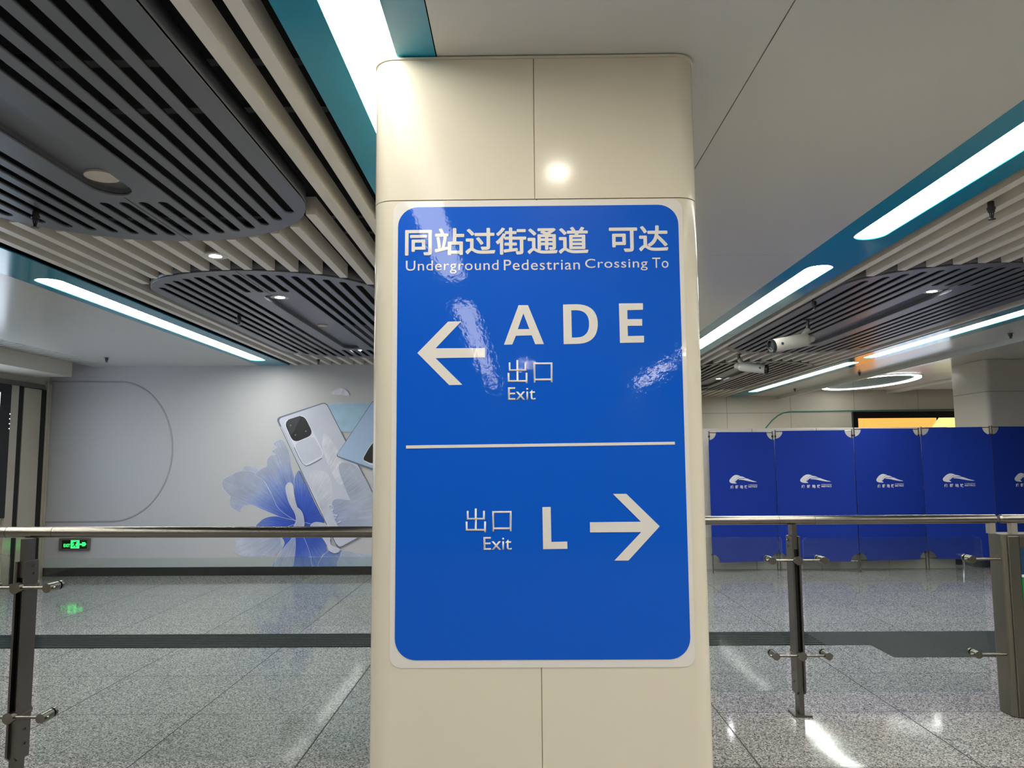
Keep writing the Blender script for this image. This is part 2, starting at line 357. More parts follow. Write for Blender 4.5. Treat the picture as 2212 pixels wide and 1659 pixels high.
def panels(bm, xs, ys, z0, z1, gap=0.004):
    for a, b in zip(xs[:-1], xs[1:]):
        for c, d in zip(ys[:-1], ys[1:]): box(bm, a + gap / 2, b - gap / 2, c + gap / 2, d - gap / 2, z0, z1)
LX = -1.917; RX = 3.26           # middles of the two slatted bays
bm = bmesh.new()
panels(bm, [-0.26, 0.78, 1.825], [-9, -4.8, 0, 4.78, 9.56, 16], ZC, ZC + 0.03)
panels(bm, [-5.40, -3.51], [-9, -3, 0, 2.6, 5.0, 7.4, YB], ZC, ZC + 0.03)
panels(bm, [4.73, 5.32], [-9, -3, 0, 3, 6, 9, 12, 16], ZC, ZC + 0.03)
panels(bm, [5.50, 7.0, 8.6, 10.5], [-9, -3, 0, 3, 6, 9, 11.5, 14, 16], ZC + 0.10, ZC + 0.13)
ceil = struct('ceiling', bm, 'panel')
bm = bmesh.new(); box(bm, -6.55, 10.7, -9.2, 16.2, 3.3, 3.36)
tag(obj('ceiling.001', bm, 'black'), kind='structure')
# bulkhead over the left wall, dropped edge on the right
struct('trim_1', B(-6.32, -5.75, -9, 9.72, 2.575, 3.0), 'white_wall')
bm = bmesh.new(); box(bm, 5.32, 5.36, -9, 16, 2.695, ZC + 0.03); box(bm, 5.36, 5.50, -9, 16, 2.735, ZC + 0.13)
struct('trim_2', bm, 'panel')
struct('trim_3', B(7.60, 7.75, 8.5, 16, 2.80, 2.86), 'panel')
struct('trim_4', B(-6.318, -6.25, 5, 9.995, 2.44, 2.50), 'steel')
struct('trim_5', B(-5.75, -5.40, YB - 0.5, YB, ZC, ZC + 0.03), 'panel')
# thin teal line on the end wall
pts = [P(YE, x, y) for x, y in ((1640, 945), (1656, 922), (1668, 908), (1680, 898), (1692, 892), (1706, 889.5), (1840, 887.5), (2110, 884))]
bm = bmesh.new()
for (a, b), (c, d) in zip(pts[:-1], pts[1:]): tube(bm, (a, YE, b), (c, YE, d), 0.014, n=8)
struct('trim_6', bm, 'tealline')

# ---- teal bands with their glowing strips
def stadium(x0, x1, y0, y1, ry=None, n=10):
    """slot running in y with elliptic ends"""
    r = (x1 - x0) / 2; ry = ry or r; cx = (x0 + x1) / 2; out = []
    for i in range(n + 1): a = PI * i / n; out.append((cx + r * math.cos(a), y1 - ry + ry * math.sin(a)))
    for i in range(n + 1): a = PI + PI * i / n; out.append((cx + r * math.cos(a), y0 + ry + ry * math.sin(a)))
    return out
def band(name, x0, x1, y0, y1, lights, lx0, lx1, labels, rr=0.10, glow='strip'):
    loops = [[(x0, y0), (x1, y0), (x1, y1), (x0, y1)]] + [stadium(lx0, lx1, a, b, rr) for a, b in lights]
    o = plate(name, loops, 0.006, flat_up(ZC + 0.006), 'teal'); o['kind'] = 'structure'
    for (a, b), lab in zip(lights, labels):
        t = thing('ceiling_light_strip', lab, 'light', ((lx0 + lx1) / 2, (a + b) / 2, ZC))
        loop = stadium(lx0 + 0.0003, lx1 - 0.0003, a + 0.0003, b - 0.0003, rr)
        plate('diffuser', [loop], 0.002, flat_up(ZC + 0.030), glow, t)
        plate('housing', [stadium(lx0 - 0.012, lx1 + 0.012, a - 0.012, b + 0.012, rr)], 0.002, flat_up(ZC + 0.0355), 'carrier', t)  # unseen opaque lid, added to keep the diffuser's upward glow out of the plenum
        inner = stadium(lx0, lx1, a, b, rr)
        outer = stadium(lx0 - 0.012, lx1 + 0.012, a - 0.012, b + 0.012, rr)
        plate('rim', [outer, inner], 0.0105, flat_up(ZC + 0.0230), 'cream', t)
band('trim_7', -0.695, -0.262, -9, YB, [(-8.9, -7.3), (-6.85, -1.55), (-0.78, 4.55), (5.15, 9.75)], -0.56, -0.386,
     ['light strip far behind the column in the middle ceiling band', 'light strip of the middle ceiling band, behind the viewer', 'bright light strip in the teal band running down to the column', 'light strip in the teal band hidden beyond the column'], glow='strip_soft')
band('trim_8', 1.825, 2.252, -9, YE, [(-8.9, -5.67), (-5.1, -0.68), (-0.03, 4.47), (5.06, 9.60), (10.2, 14.8)], 1.945, 2.128,
     ['light strip at the rear end of the right teal band', 'light strip of the right teal band, behind the viewer', 'large light strip in the right teal band running out of the right frame edge', 'light strip in the right teal band meeting the column edge', 'light strip at the far end of the right teal band'])
band('trim_9', -3.51, -3.10, -9, YB, [(-8.9, -5.6), (-5.0, -0.6), (0.1, 4.55), (5.22, 9.73)], -3.432, -3.238,
     ['light strip at the rear end of the left teal band', 'light strip of the left teal band, behind the viewer', 'light strip of the left teal band, just outside the frame', 'long light strip in the left teal band above the mural wall'])
band('trim_10', 4.30, 4.73, -9, YE, [(-8.9, -5.2), (-4.6, -0.1), (0.1, 4.7), (5.3, 9.95), (10.35, 15.0)], 4.42, 4.60,
     ['light strip at the rear end of the outer right teal band', 'light strip of the outer right teal band, behind the viewer', 'light strip of the outer right teal band, outside the frame', 'thin light strip above the security cameras leaving at the right frame edge', 'thin light strip near the end wall above the blue screens'])

# ---- linear air grille beside the bulkhead
t = thing('ceiling_air_grille', 'long slotted air grille between left ceiling panel and bulkhead', 'vent', (-5.575, 8.0, ZC))
obj('backing', B(-5.75, -5.40, 5.5, 9.70, ZC + 0.05, ZC + 0.06), 'groove', t)
y = 5.55
while y < 9.68:
    obj('slat', B(-5.748, -5.402, y, y + 0.058, ZC - 0.004, ZC + 0.03), 'panel', t); y += 0.115

# ================================================================== slatted bays: grey discs and baffles
DA, DB, DL = 0.85, 0.70, 4.42
def ends(k, u):
    """near and far outline of disc k at sideways offset u"""
    s = DB * math.sqrt(max(0.0, 1 - (u / DA) ** 2)); y0 = -0.08 + 5.14 * k
    return y0 + DB - s, y0 + DL - DB + s
def outline(cx, k, grow=0.0, n=40):
    y0 = -0.08 + 5.14 * k; a, b = DA + grow, DB + grow; out = []
    for i in range(n + 1): t = PI * i / n; out.append((cx + a * math.cos(t), y0 + DL - DB + b * math.sin(t)))
    for i in range(n + 1): t = PI + PI * i / n; out.append((cx + a * math.cos(t), y0 + DB + b * math.sin(t)))
    return out
def disc(cx, k, label, y1max=99):
    y0 = -0.08 + 5.14 * k
    t = thing('ceiling_disc', label, 'ceiling panel', (cx, y0 + DL / 2, ZC), 'grey slotted ceiling discs')
    loops = [outline(cx, k)]
    ra, rb = y0 + 0.76, y0 + DL - 0.76
    for i in range(16):
        u = (i - 7.5) * 0.0975; a, b = ends(k, abs(u) + 0.02)
        a += 0.10; b -= 0.10
        spans = [(a, ra - 0.09), (rb + 0.09, b)] if abs(u) < 0.16 else [(a, b)]
        for p, q in spans:
            if q - p > 0.1: loops.append(stadium(cx + u - 0.026, cx + u + 0.026, p, q, 0.03, 6))
    loops.append(stadium(cx - 0.095, cx + 0.095, ra, rb, 0.13, 10))
    plate('slotted_plate', loops, 0.007, flat_up(ZC + 0.007), 'disc', t)
    plate('rim', [outline(cx, k), outline(cx, k, -0.006)], 0.042, flat_up(ZC + 0.048), 'disc', t)
    bm = bmesh.new(); prism(bm, stadium(cx - 0.0955, cx + 0.0955, ra - 0.0005, rb + 0.0005, 0.13, 10), ZC + 0.013, ZC + 0.036, caps=False)
    top = [bm.verts.new((x, yy, ZC + 0.036)) for x, yy in stadium(cx - 0.0955, cx + 0.0955, ra - 0.0005, rb + 0.0005, 0.13, 10)]; bm.faces.new(top)
    bmesh.ops.remove_doubles(bm, verts=bm.verts[:], dist=1e-5)
    obj('light_trough', bm, 'disc', t)
    s = 0.0012
    for p, q in ((y0 + 0.002, ra - 0.02), (rb + 0.02, y0 + DL - 0.002)): obj('joint', B(cx - s, cx + s, p, q, ZC - 0.0012, ZC - 0.0002), 'groove', t)
    return t
disc(LX, 0, 'nearest grey slotted disc at the upper left of the ceiling')
disc(LX, 1, 'grey slotted disc in the left ceiling beyond the nearest one, beside the column')
disc(RX, 1, 'grey slotted disc in the right ceiling, nearest to the viewer, behind the near camera')
disc(RX, 2, 'farther grey slotted disc in the right ceiling, behind the far camera')

def baffle_row(side, cx, xs, ks, yend, ystart):
    for i, x in enumerate(xs):
        u = abs(x - cx); cuts = []
        if u < DA + 0.045:
            uu = max(0, u - 0.026)
            for k in ks:
                a, b = ends(k, min(uu, DA)); cuts.append((a - 0.02, b + 0.02))
        segs = []; y = ystart
        for a, b in cuts:
            if a > y + 0.02: segs.append((y, a))
            y = max(y, b)
        if yend > y + 0.02: segs.append((y, yend))
        for a, b in segs:
            if not cuts: where = 'unbroken beside the grey discs'
            elif b >= yend - 0.01: where = 'between last disc and mural' if side == 'left' else 'between last disc and end wall'
            elif a <= ystart + 0.01: where = 'in front of the nearest disc'
            else: where = 'in the gap between two discs' if a < 9 else 'in the farther gap between discs'
            bm = B(x - 0.026, x + 0.026, a, b, ZC + 0.002, ZC + 0.098)
            o = obj('ceiling_baffle', bm, 'baffle')
            tag(o, '%s beige baffle from the column, %s ceiling, %s' % (ORD[i], side, where), 'ceiling baffle', 'beige baffles of the %s slatted ceiling' % side)
LXS = [-0.797 - 0.1467 * i for i in range(16)]
baffle_row('left', LX, LXS, (0, 1), YB - 0.004, 0.9)
RXS = [2.345 + 0.1467 * i for i in range(14)]
baffle_row('right', RX, RXS, (1, 2), YE - 0.004, 0.9)
for s, x0, x1, ys in (('left', -3.09, -0.70, (2.62, 3.0, 4.4, 4.72, 5.7)), ('right', 2.26, 4.29, (4.72, 9.8))):
    for j, y in enumerate(ys):
        tag(obj('carrier_rail', B(x0, x1, y, y + 0.05, ZC + 0.16, ZC + 0.19), 'carrier'), '%s dark crosswise carrier rail from the front, above the %s baffles' % (ORD[j], s), 'rail', 'dark carrier rails above the baffles')

# ---- downlights, speakers, sprinklers
def downlight(x, y, label, z=ZC + 0.034, warm=False, r=0.062):
    t = thing('downlight', label, 'light', (x, y, z), 'round white downlights')
    obj('trim_ring', lathe(bmesh.new(), (x, y, z - 0.012), [(r - 0.006, 0.0), (r + 0.012, 0.0), (r + 0.014, 0.006), (r + 0.012, 0.0115), (r - 0.006, 0.0115)], 28), 'cam_white', t, 40)
    obj('lens', lathe(bmesh.new(), (x, y, z - 0.013), [(r - 0.03, 0.0), (r - 0.007, 0.004), (r - 0.007, 0.010)], 28), 'down_warm' if warm else 'down', t, 40)
downlight(-1.905, 4.69, 'glaring downlight hanging between baffles in the gap of the left discs', ZC + 0.012)
downlight(LX, 6.02, 'downlight at the near end of the second left disc, beside the column')
downlight(LX, 8.98, 'downlight at the far end of the second left disc, close to the mural')
downlight(RX, 6.02, 'downlight in the nearest right disc, high at the right frame side')
downlight(RX, 8.75, 'downlight in the nearest right disc, just under the near security camera')
downlight(RX, 12.62, 'downlight farthest along the right ceiling, close to the column edge')
downlight(0.187, 1.36, 'downlight in the white panel above the viewer, mirrored on the column', ZC, True, 0.08)
downlight(0.07, -5.48, 'second downlight of the middle panel, mirrored as a spark on the sign', ZC, True, 0.08)
def ceil_speaker(x, y, label, r):
    t = thing('ceiling_speaker', label, 'speaker', (x, y, ZC + 0.034))
    obj('rim', lathe(bmesh.new(), (x, y, ZC + 0.026), [(r * 0.74, 0), (r, 0), (r, 0.0095), (r * 0.74, 0.0095)], 32), 'speaker', t, 40)
    obj('grille', lathe(bmesh.new(), (x, y, ZC + 0.027), [(0.0, -0.001), (r * 0.4, -0.0008), (r * 0.735, 0.001), (r * 0.735, 0.008)], 32), 'speaker', t, 40)
ceil_speaker(LX, 3.40, 'round beige speaker in the trough of the nearest left disc', 0.075)
ceil_speaker(LX, 7.35, 'small round detector in the trough of the second left disc', 0.05)
def sprinkler(x, y, z0, label, k=1.0):
    t = thing('sprinkler', label, 'sprinkler', (x, y, z0), 'pendent ceiling sprinklers')
    obj('pipe', lathe(bmesh.new(), (x, y, z0), [(0.016, 0.0), (0.016, -0.03 * k), (0.021, -0.031 * k), (0.021, -0.042 * k), (0.017, -0.043 * k), (0.017, -0.055 * k)], 14), 'sprinkler', t, 35)
    if k < 1: obj('escutcheon', lathe(bmesh.new(), (x, y, z0), [(0.032, -0.0005), (0.026, -0.006), (0.018, -0.008)], 18), 'sprinkler', t, 35)
    bm = bmesh.new()
    for sd in (-1, 1): tube(bm, (x + sd * 0.012, y, z0 - 0.055 * k), (x + sd * 0.005, y, z0 - 0.088 * k), 0.003, n=8)
    tube(bm, (x, y, z0 - 0.055 * k), (x, y, z0 - 0.09 * k), 0.004, n=8); tube(bm, (x - 0.014, y, z0 - 0.056 * k), (x + 0.014, y, z0 - 0.056 * k), 0.003, n=8)
    obj('frame', bm, 'sprinkler', t)
    obj('deflector', lathe(bmesh.new(), (x, y, z0 - 0.093 * k), [(0.018, 0.0), (0.018, 0.002), (0.006, 0.004)], 16), 'sprinkler', t)
sprinkler(-2.475, 3.80, ZC + 0.01, 'dark sprinkler hanging from the nearest left disc, by the left frame edge')
sprinkler(-2.475, 6.65, ZC + 0.01, 'sprinkler hanging from the second left disc above the light strip')
sprinkler(-2.557, 9.62, ZC + 0.03, 'sprinkler at the far end of the second left disc by the wall')
sprinkler(-5.08, 9.30, ZC, 'small sprinkler in the left white panel above the pillar', 0.6)
sprinkler(2.345 + 0.073, 3.86, ZC + 0.02, 'sprinkler among the baffles below the large right light strip')
sprinkler(2.418, 6.25, ZC + 0.02, 'tiny sprinkler among the baffles beside the near security camera')
sprinkler(5.12, 8.00, ZC, 'sprinkler in the white panel at the right frame edge', 0.6)
sprinkler(5.12, 11.6, ZC, 'sprinkler in the white panel in the orange reflection', 0.6)
sprinkler(5.10, 14.3, ZC, 'farthest sprinkler at the end of the thin far light strip', 0.6)

# ================================================================== the column and its sign
YC = 2.33; CX0, CX1 = -0.461, 0.563; YCB = 4.75
def col_outline(o=0.0, seam=None):
    r = 0.07; pts = rrect(CX0 + o, CX1 - o, YC + o, YCB - o, r, 10)
    if seam:
        pts = pts + [(seam - 0.0018, YC + o), (seam, YC + 0.006), (seam + 0.0018, YC + o)]
    return pts
t = thing('clad_column', 'cream enamel clad column with rounded corners carrying the blue sign', 'column', ((CX0 + CX1) / 2, (YC + YCB) / 2, 0))
obj('lower_cladding', prism(bmesh.new(), col_outline(0, 0.0545), 0.001, 2.2868), 'cream', t, 40)
obj('upper_cladding', prism(bmesh.new(), col_outline(0, 0.0485), 2.2900, ZC - 0.012), 'cream', t, 40)
obj('core', prism(bmesh.new(), col_outline(0.006), 0.002, ZC - 0.006), 'gap', t, 40)
obj('top_flange', prism(bmesh.new(), col_outline(-0.004), ZC - 0.011, ZC - 0.004), 'cream', t, 40)

sg = thing('direction_sign', 'large blue direction sign with white lettering and arrows on the column', 'sign', (0.05, YC, 0.88))
Y1, Y2, Y3 = YC - 0.0012, YC - 0.0026, YC - 0.0040
plate('backing_film', [rrect(-0.393, 0.506, 0.872, 2.2845, 0.035)], 0.0008, front(Y1), 'sign_white', sg)
plate('blue_field', [rrect(-0.3775, 0.4925, 0.8945, 2.2655, 0.062)], 0.0006, front(Y2), 'sign_blue', sg)
def S1(zx, zy): return P(YC, 820 + zx / 2.989, 600 + zy / 2.989)
def S2(zx, zy): return P(YC, 820 + zx / 2.5176, 1000 + zy / 2.5176)
def S0(zx, zy): return P(YC, 780 + zx / 2.765, 60 + zy / 2.765)
def bez(p0, p1, p2, p3, n=10):
    return [tuple((1 - t) ** 3 * p0[d] + 3 * (1 - t) ** 2 * t * p1[d] + 3 * (1 - t) * t * t * p2[d] + t ** 3 * p3[d] for d in (0, 1)) for t in (i / n for i in range(n + 1))]
def glyph(name, loops, f):
    plate(name, [[f(*p) for p in lp] for lp in loops], 0.0006, front(Y3), 'sign_white', sg)
glyph('letter_a', [[(803, 434), (897, 179), (958, 179), (1061, 430), (1005, 430), (982, 373), (880, 376), (857, 432)], [(892, 333), (967, 333), (928, 232)]], S1)
glyph('letter_d', [[(1184, 175)] + bez((1270, 173), (1370, 173), (1408, 230), (1408, 300)) + bez((1408, 300), (1408, 380), (1365, 428), (1270, 428))[1:] + [(1188, 430)],
                   [(1237, 212), (1241, 388)] + bez((1270, 387), (1330, 387), (1352, 350), (1352, 300)) + bez((1352, 300), (1352, 250), (1330, 212), (1270, 211))[1:]], S1)
glyph('letter_e', [[(1544, 168), (1699, 166), (1699, 208), (1598, 211), (1599, 269), (1694, 268), (1694, 311), (1600, 312), (1602, 378), (1706, 376), (1706, 419), (1551, 422)]], S1)
glyph('letter_l', [[(885, 240), (930, 239), (934, 429), (1020, 427), (1021, 466), (889, 468)]], S2)
glyph('left_arrow', [[(245, 487), (443, 285), (528, 283), (362, 457), (680, 455), (681, 515), (362, 520), (535, 692), (450, 694)]], S1)
glyph('right_arrow', [[(1268, 168), (1341, 168), (1522, 344), (1352, 530), (1276, 530), (1422, 375), (1144, 377), (1143, 322), (1420, 319)]], S2)
glyph('divider', [[(172, 1083), (1904, 1059), (1905, 1077), (172, 1103)]], S1)
def sign_text(name, s, f, x0, x1, y0, y1, bold=0.0, spacing=1.0, weight=0.0):
    ax, az = f(x0, (y0 + y1) / 2); bx, bz = f(x1, (y0 + y1) / 2); _, zt = f((x0 + x1) / 2, y0); _, zb = f((x0 + x1) / 2, y1)
    text_obj(name, s, ax, bx, zb, zt, Y3 + 0.0006, 'sign_white', sg, bold, 0.0006, spacing, 0.0, weight)
sign_text('chinese_heading', '同站过街通道', S0, 264, 1357, 1196, 1358, 0, 1.0, 0.0019)
sign_text('chinese_heading', '可达', S0, 1480, 1833, 1184, 1340, 0, 1.0, 0.0019)
for wd, xa, xb, ya, yb in (('Underground', 269, 821, 1391, 1470), ('Pedestrian', 853, 1306, 1386, 1448), ('Crossing', 1338, 1710, 1381, 1452), ('To', 1738, 1834, 1375, 1436)):
    sign_text('english_heading', wd, S0, xa, xb, ya, yb, 0.0, 1.08)
sign_text('chinese_exit', '出口', S1, 826, 1116, 532, 682, -0.004)
sign_text('english_exit', 'Exit', S1, 829, 1006, 708, 790, 0.002)
sign_text('chinese_exit', '出口', S2, 468, 718, 247, 376, -0.004)
sign_text('english_exit', 'Exit', S2, 565, 718, 402, 473, 0.002)

# ================================================================== railings
def clamp(bm, x, y, z, r, l):
    tube(bm, (x, y - l, z), (x, y - 0.007, z), r, n=24); tube(bm, (x, y + 0.007, z), (x, y + 0.03, z), r, n=24); return bm
def glass_panel(parent, x0, x1, z0, z1, y):
    e = 0.0045; outer = rrect(x0, x1, z0, z1, 0.022, 6); inner = rrect(x0 + e, x1 - e, z0 + e, z1 - e, 0.022 - e, 6); n = len(outer); bm = bmesh.new()
    f, k = [[bm.verts.new((u, y + sgn * 0.0055, v)) for u, v in outer] for sgn in (-1, 1)]
    fi, ki = [[bm.verts.new((u, y + sgn * 0.006, v)) for u, v in inner] for sgn in (-1, 1)]
    bm.faces.new(fi); bm.faces.new(ki[::-1])
    for i in range(n):
        j = (i + 1) % n
        for q in ((f[i], f[j], k[j], k[i]), (f[i], f[j], fi[j], fi[i]), (k[i], k[j], ki[j], ki[i])): bm.faces.new(q).material_index = 1
    obj('glass_panel', bm, ['glass', 'glass_edge'], parent)
def post(parent, x, y, zlow, zmid, ztop=1.11, arms=(-1, 1), sp=0.155, depth=0.05):
    p = bpy.data.objects.new('post', None); C.objects.link(p); p.parent = parent; p.location = Vector((x, y, 0)) - parent.location
    for p0_, p1_ in ((0.012, 0.34), (0.945, ztop)): obj('core_bar', B(x - 0.014, x + 0.014, y - depth * 0.7, y + depth * 0.7, p0_, p1_), 'post_steel', p)
    obj('groove_strip', B(x - 0.0135, x + 0.0135, y - depth * 0.4, y + depth * 0.4, 0.34, 0.945), 'groove', p)
    for s in (-1, 1):
        a, b = sorted((x + s * 0.0142, x + s * 0.0245)); bm = bmesh.new()
        pr = [(y - depth - 0.012, 0.13), (y + depth + 0.012, 0.16), (y + depth + 0.012, 1.02), (y - depth - 0.012, 1.02)]
        pr = [(y - depth, 0.14), (y - depth + 0.02, 0.12), (y + depth, 0.12), (y + depth, 1.02), (y - depth, 1.02)]
        va = [bm.verts.new((a, q, z)) for q, z in pr]; vb = [bm.verts.new((b, q, z)) for q, z in pr]
        for i in range(5): bm.faces.new((va[i], va[(i + 1) % 5], vb[(i + 1) % 5], vb[i]))
        bm.faces.new(va); bm.faces.new(vb[::-1]); obj('side_plate', bm, 'post_steel', p)
        for z in (1.00, 0.965, 0.255, 0.19):
            obj('bolt', tube(bmesh.new(), (x + s * 0.0246, y + 0.012, z - 0.005), (x + s * 0.033, y + 0.012, z - 0.005), 0.006, 0.0045, 12), 'steel', p, 40)
    obj('foot_plate', B(x - 0.05, x + 0.05, y - 0.06, y + 0.06, 0.0005, 0.0115), 'post_steel', p)
    for z in (zmid, zlow):
        obj('clamp_hub', tube(bmesh.new(), (x, y - depth - 0.035, z), (x, y + depth + 0.012, z), 0.025, n=28), 'steel', p, 40)
        for s in arms:
            q = obj('clamp_arm', tube(bmesh.new(), (x + s * 0.0255, y - depth - 0.012, z), (x + s * (sp + 0.03), y - depth - 0.012, z), 0.0075, n=14), 'steel', p, 40)
            c = bmesh.new(); tube(c, (x + s * sp, y - depth - 0.035, z), (x + s * sp, y - 0.0065, z), 0.021, n=24); tube(c, (x + s * sp, y + 0.0065, z), (x + s * sp, y + 0.022, z), 0.021, n=24)
            obj('glass_clamp', c, 'steel', p, 40)
    return p
def rail(parent, x0, x1, y, z, joints, r=0.0255, tilt=0.0):
    zz = lambda x: z + tilt * (x1 - x)
    xs = [x0] + joints + [x1]
    bm = bmesh.new()
    for a, b in zip(xs[:-1], xs[1:]): tube(bm, (a + 0.001, y, zz(a)), (b - 0.001, y, zz(b)), r, n=32)
    o = obj('handrail_tube', bm, 'steel', parent, 40)
    j = bmesh.new(); tube(j, (x0 + 0.002, y, zz(x0)), (x1 - 0.002, y, zz(x1)), r - 0.0012, n=24); obj('joint_sleeve', j, 'groove', parent, 40)
YL = 3.68
rl = thing('glass_railing', 'left steel handrail with glass panels and clamp post, ending at the column', 'railing', (-1.6, YL, 0))
rail(rl, -4.6, CX0 - 0.001, YL, 1.143, [-2.445, -2.225], 0.0262, 0.005)
post(rl, -2.345, YL, 0.324, 0.904, 1.122, sp=0.150)
glass_panel(rl, -2.262, CX0 - 0.004, 0.107, 1.030, YL)
glass_panel(rl, -4.50, -2.428, 0.130, 1.050, YL)
YR = 4.64
rr_ = thing('glass_railing', 'right steel handrail with glass panels, between the column and the steel cabinet', 'railing', (1.6, YR, 0))
rail(rr_, CX1 + 0.001, 2.800, YR, 1.112, [1.525, 1.735], 0.0262)
post(rr_, 1.605, YR, 0.345, 0.885, 1.090, sp=0.15)
glass_panel(rr_, CX1 + 0.004, 1.538, 0.128, 1.014, YR)
glass_panel(rr_, 1.662, 2.712, 0.125, 1.008, YR)
for z in (0.885, 0.345):
    c = bmesh.new(); tube(c, (2.62, YR - 0.065, z), (2.62, YR - 0.0065, z), 0.021, n=24); tube(c, (2.62, YR + 0.0065, z), (2.62, YR + 0.022, z), 0.021, n=24)
    obj('glass_clamp', c, 'steel', rr_, 40)
    obj('clamp_arm', tube(bmesh.new(), (2.58, YR - 0.045, z), (2.789, YR - 0.045, z), 0.0075, n=14), 'steel', rr_, 40)
obj('end_stub', B(2.755, 2.790, YR - 0.02, YR + 0.02, 1.028, 1.090), 'steel_v', rr_)

# steel cabinet with a graphic, and the rail on it
cb = thing('steel_cabinet', 'brushed steel cabinet at the right frame edge with a blue and green graphic', 'cabinet', (3.2, 4.66, 0))
bm = bmesh.new(); pts = rrect(2.79, 4.2, 4.565, 4.72, 0.03, 5); prism(bm, pts, 0.004, 1.027)
obj('body', bm, 'cab_steel', cb, 35)
bm = bmesh.new(); box(bm, 2.815, 2.880, 4.552, 4.567, 0.005, 1.02, bevel=0.004); box(bm, 2.880, 4.19, 4.552, 4.567, 0.96, 1.02); box(bm, 2.880, 4.19, 4.552, 4.567, 0.005, 0.17)
obj('front_frame', bm, 'cab_steel', cb)
obj('blue_graphic', B(2.885, 4.15, 4.560, 4.5645, 0.80, 0.95), 'gr_blue', cb)
obj('green_graphic', B(2.885, 4.15, 4.560, 4.5645, 0.60, 0.785), 'gr_green', cb)
obj('white_line', B(2.885, 4.15, 4.559, 4.5642, 0.785, 0.80), 'print_white', cb)
r2 = thing('cabinet_handrail', 'short steel handrail standing on top of the steel cabinet', 'railing', (3.2, 4.64, 1.027))
bm = bmesh.new(); tube(bm, (2.835, YR, 1.112), (4.2, YR, 1.112), 0.0262, n=32); tube(bm, (2.822, YR, 1.112), (2.835, YR, 1.112), 0.019, 0.0262, 32)
obj('handrail_tube', bm, 'steel', r2, 40)
for x in (2.90, 3.7): obj('stub', B(x - 0.018, x + 0.018, YR - 0.02, YR + 0.02, 1.0275, 1.089), 'steel_v', r2)

# ================================================================== floor inlays
def tactile(name, label, x0, x1, y0, y1, ribs, extra=None):
    bm = B(x0, x1, y0, y1, 0.0003, 0.003)
    if extra: box(bm, *extra, 0.0003, 0.003)
    if ribs:
        n = 8; d = (y1 - y0) / n
        for i in range(n): box(bm, x0, ribs, y0 + d * (i + 0.2), y0 + d * (i + 0.75), 0.003, 0.0085)
    tag(obj(name, bm, 'tactile'), label, 'tactile paving')
tactile('tactile_strip', 'dark ribbed guiding strip across the granite floor behind both railings', -6.3, 2.755, 6.29, 6.76, 2.4)
bm = B(2.757, 6.2, 5.91, 6.76, 0.0003, 0.003)
tag(obj('tactile_field', bm, 'tactile'), 'wider dark stone field at the right end of the guiding strip', 'tactile paving')

# ================================================================== left wall fittings
t = thing('steel_pillar', 'stainless steel clad pillar with black grooves at the left wall', 'pillar', (-6.31, 9.8, 0))
def pl(name, y0, y1, m, d=0.0, z0=0.001, z1=2.44): obj(name, B(-6.315, -6.27 + d, y0, y1, z0, z1), m, t)
pl('edge_strip', 9.365, 9.515, 'pillar_steel', -0.012); pl('groove', 9.517, 9.615, 'groove', -0.022); pl('face_panel', 9.617, 9.965, 'pillar_steel', -0.012, z1=2.435); pl('groove', 9.967, 10.085, 'groove', -0.022)
pl('edge_strip', 10.087, 10.135, 'pillar_steel', -0.016, z1=2.56); pl('edge_strip', 10.137, 10.183, 'pillar_steel', -0.010, z1=2.53)
t = thing('display_screen', 'dark framed display screen cut off by the left frame edge', 'screen', (-6.31, 8.4, 0.8))
obj('bezel', B(-6.318, -6.25, 5.2, 9.33, 0.82, 2.44, bevel=0.006), 'bezel', t)
bm = B(-6.2495, -6.248, 5.3, 9.125, 1.35, 2.33); obj('lit_picture', bm, 'scr_left', t)
obj('picture_band', B(-6.2495, -6.248, 5.3, 9.125, 0.98, 1.348), 'scr_blue', t)
for i in range(4): obj('indicator_lamp', tube(bmesh.new(), (-6.2498, 9.315, 1.90 + 0.06 * i), (-6.247, 9.315, 1.90 + 0.06 * i), 0.008, n=8), 'scr_white', t)

# exit sign
YX = YB - 0.03
t = thing('exit_sign', 'small glowing green exit sign with running figure, low on the left wall', 'sign', (-5.87, YX, 0.34))
plate('frame', [rrect(-6.075, -5.672, 0.336, 0.494, 0.006), rrect(-6.043, -5.704, 0.357, 0.470, 0.003)], 0.013, front(YX + 0.012), 'exit_frame', t)
obj('face', B(-6.043, -5.704, YX + 0.008, YX + 0.020, 0.357, 0.470), 'exit_dark', t)
YG = YX + 0.0065
def X(zx, zy): return P(YG, zx / 9.217, 1100 + zy / 9.217)
man = [(1445, 645), (1500, 640), (1490, 655), (1465, 668), (1452, 690), (1490, 665), (1510, 670), (1535, 650), (1538, 690), (1520, 715), (1535, 735), (1505, 775), (1490, 770), (1512, 735), (1490, 715), (1470, 735), (1440, 775), (1425, 770), (1455, 735), (1470, 695), (1440, 705), (1435, 690)]
man = [(1478, 652), (1512, 646), (1516, 668), (1530, 690), (1524, 700), (1506, 690), (1500, 712), (1518, 732), (1510, 768), (1496, 768), (1500, 738), (1482, 722), (1466, 742), (1432, 752), (1430, 738), (1456, 728), (1470, 700), (1474, 676), (1456, 682), (1446, 702), (1436, 696), (1448, 668)]
plate('doorway_symbol', [[X(*p) for p in ((1412, 617), (1582, 617), (1576, 778), (1404, 778))], [X(*p) for p in man]], 0.0012, front(YG), 'exit_green', t)
hx, hz = X(1522, 652)
obj('figure_head', tube(bmesh.new(), (hx, YG - 0.0014, hz), (hx, YG - 0.0024, hz), 0.008, n=14), 'exit_dark', t)
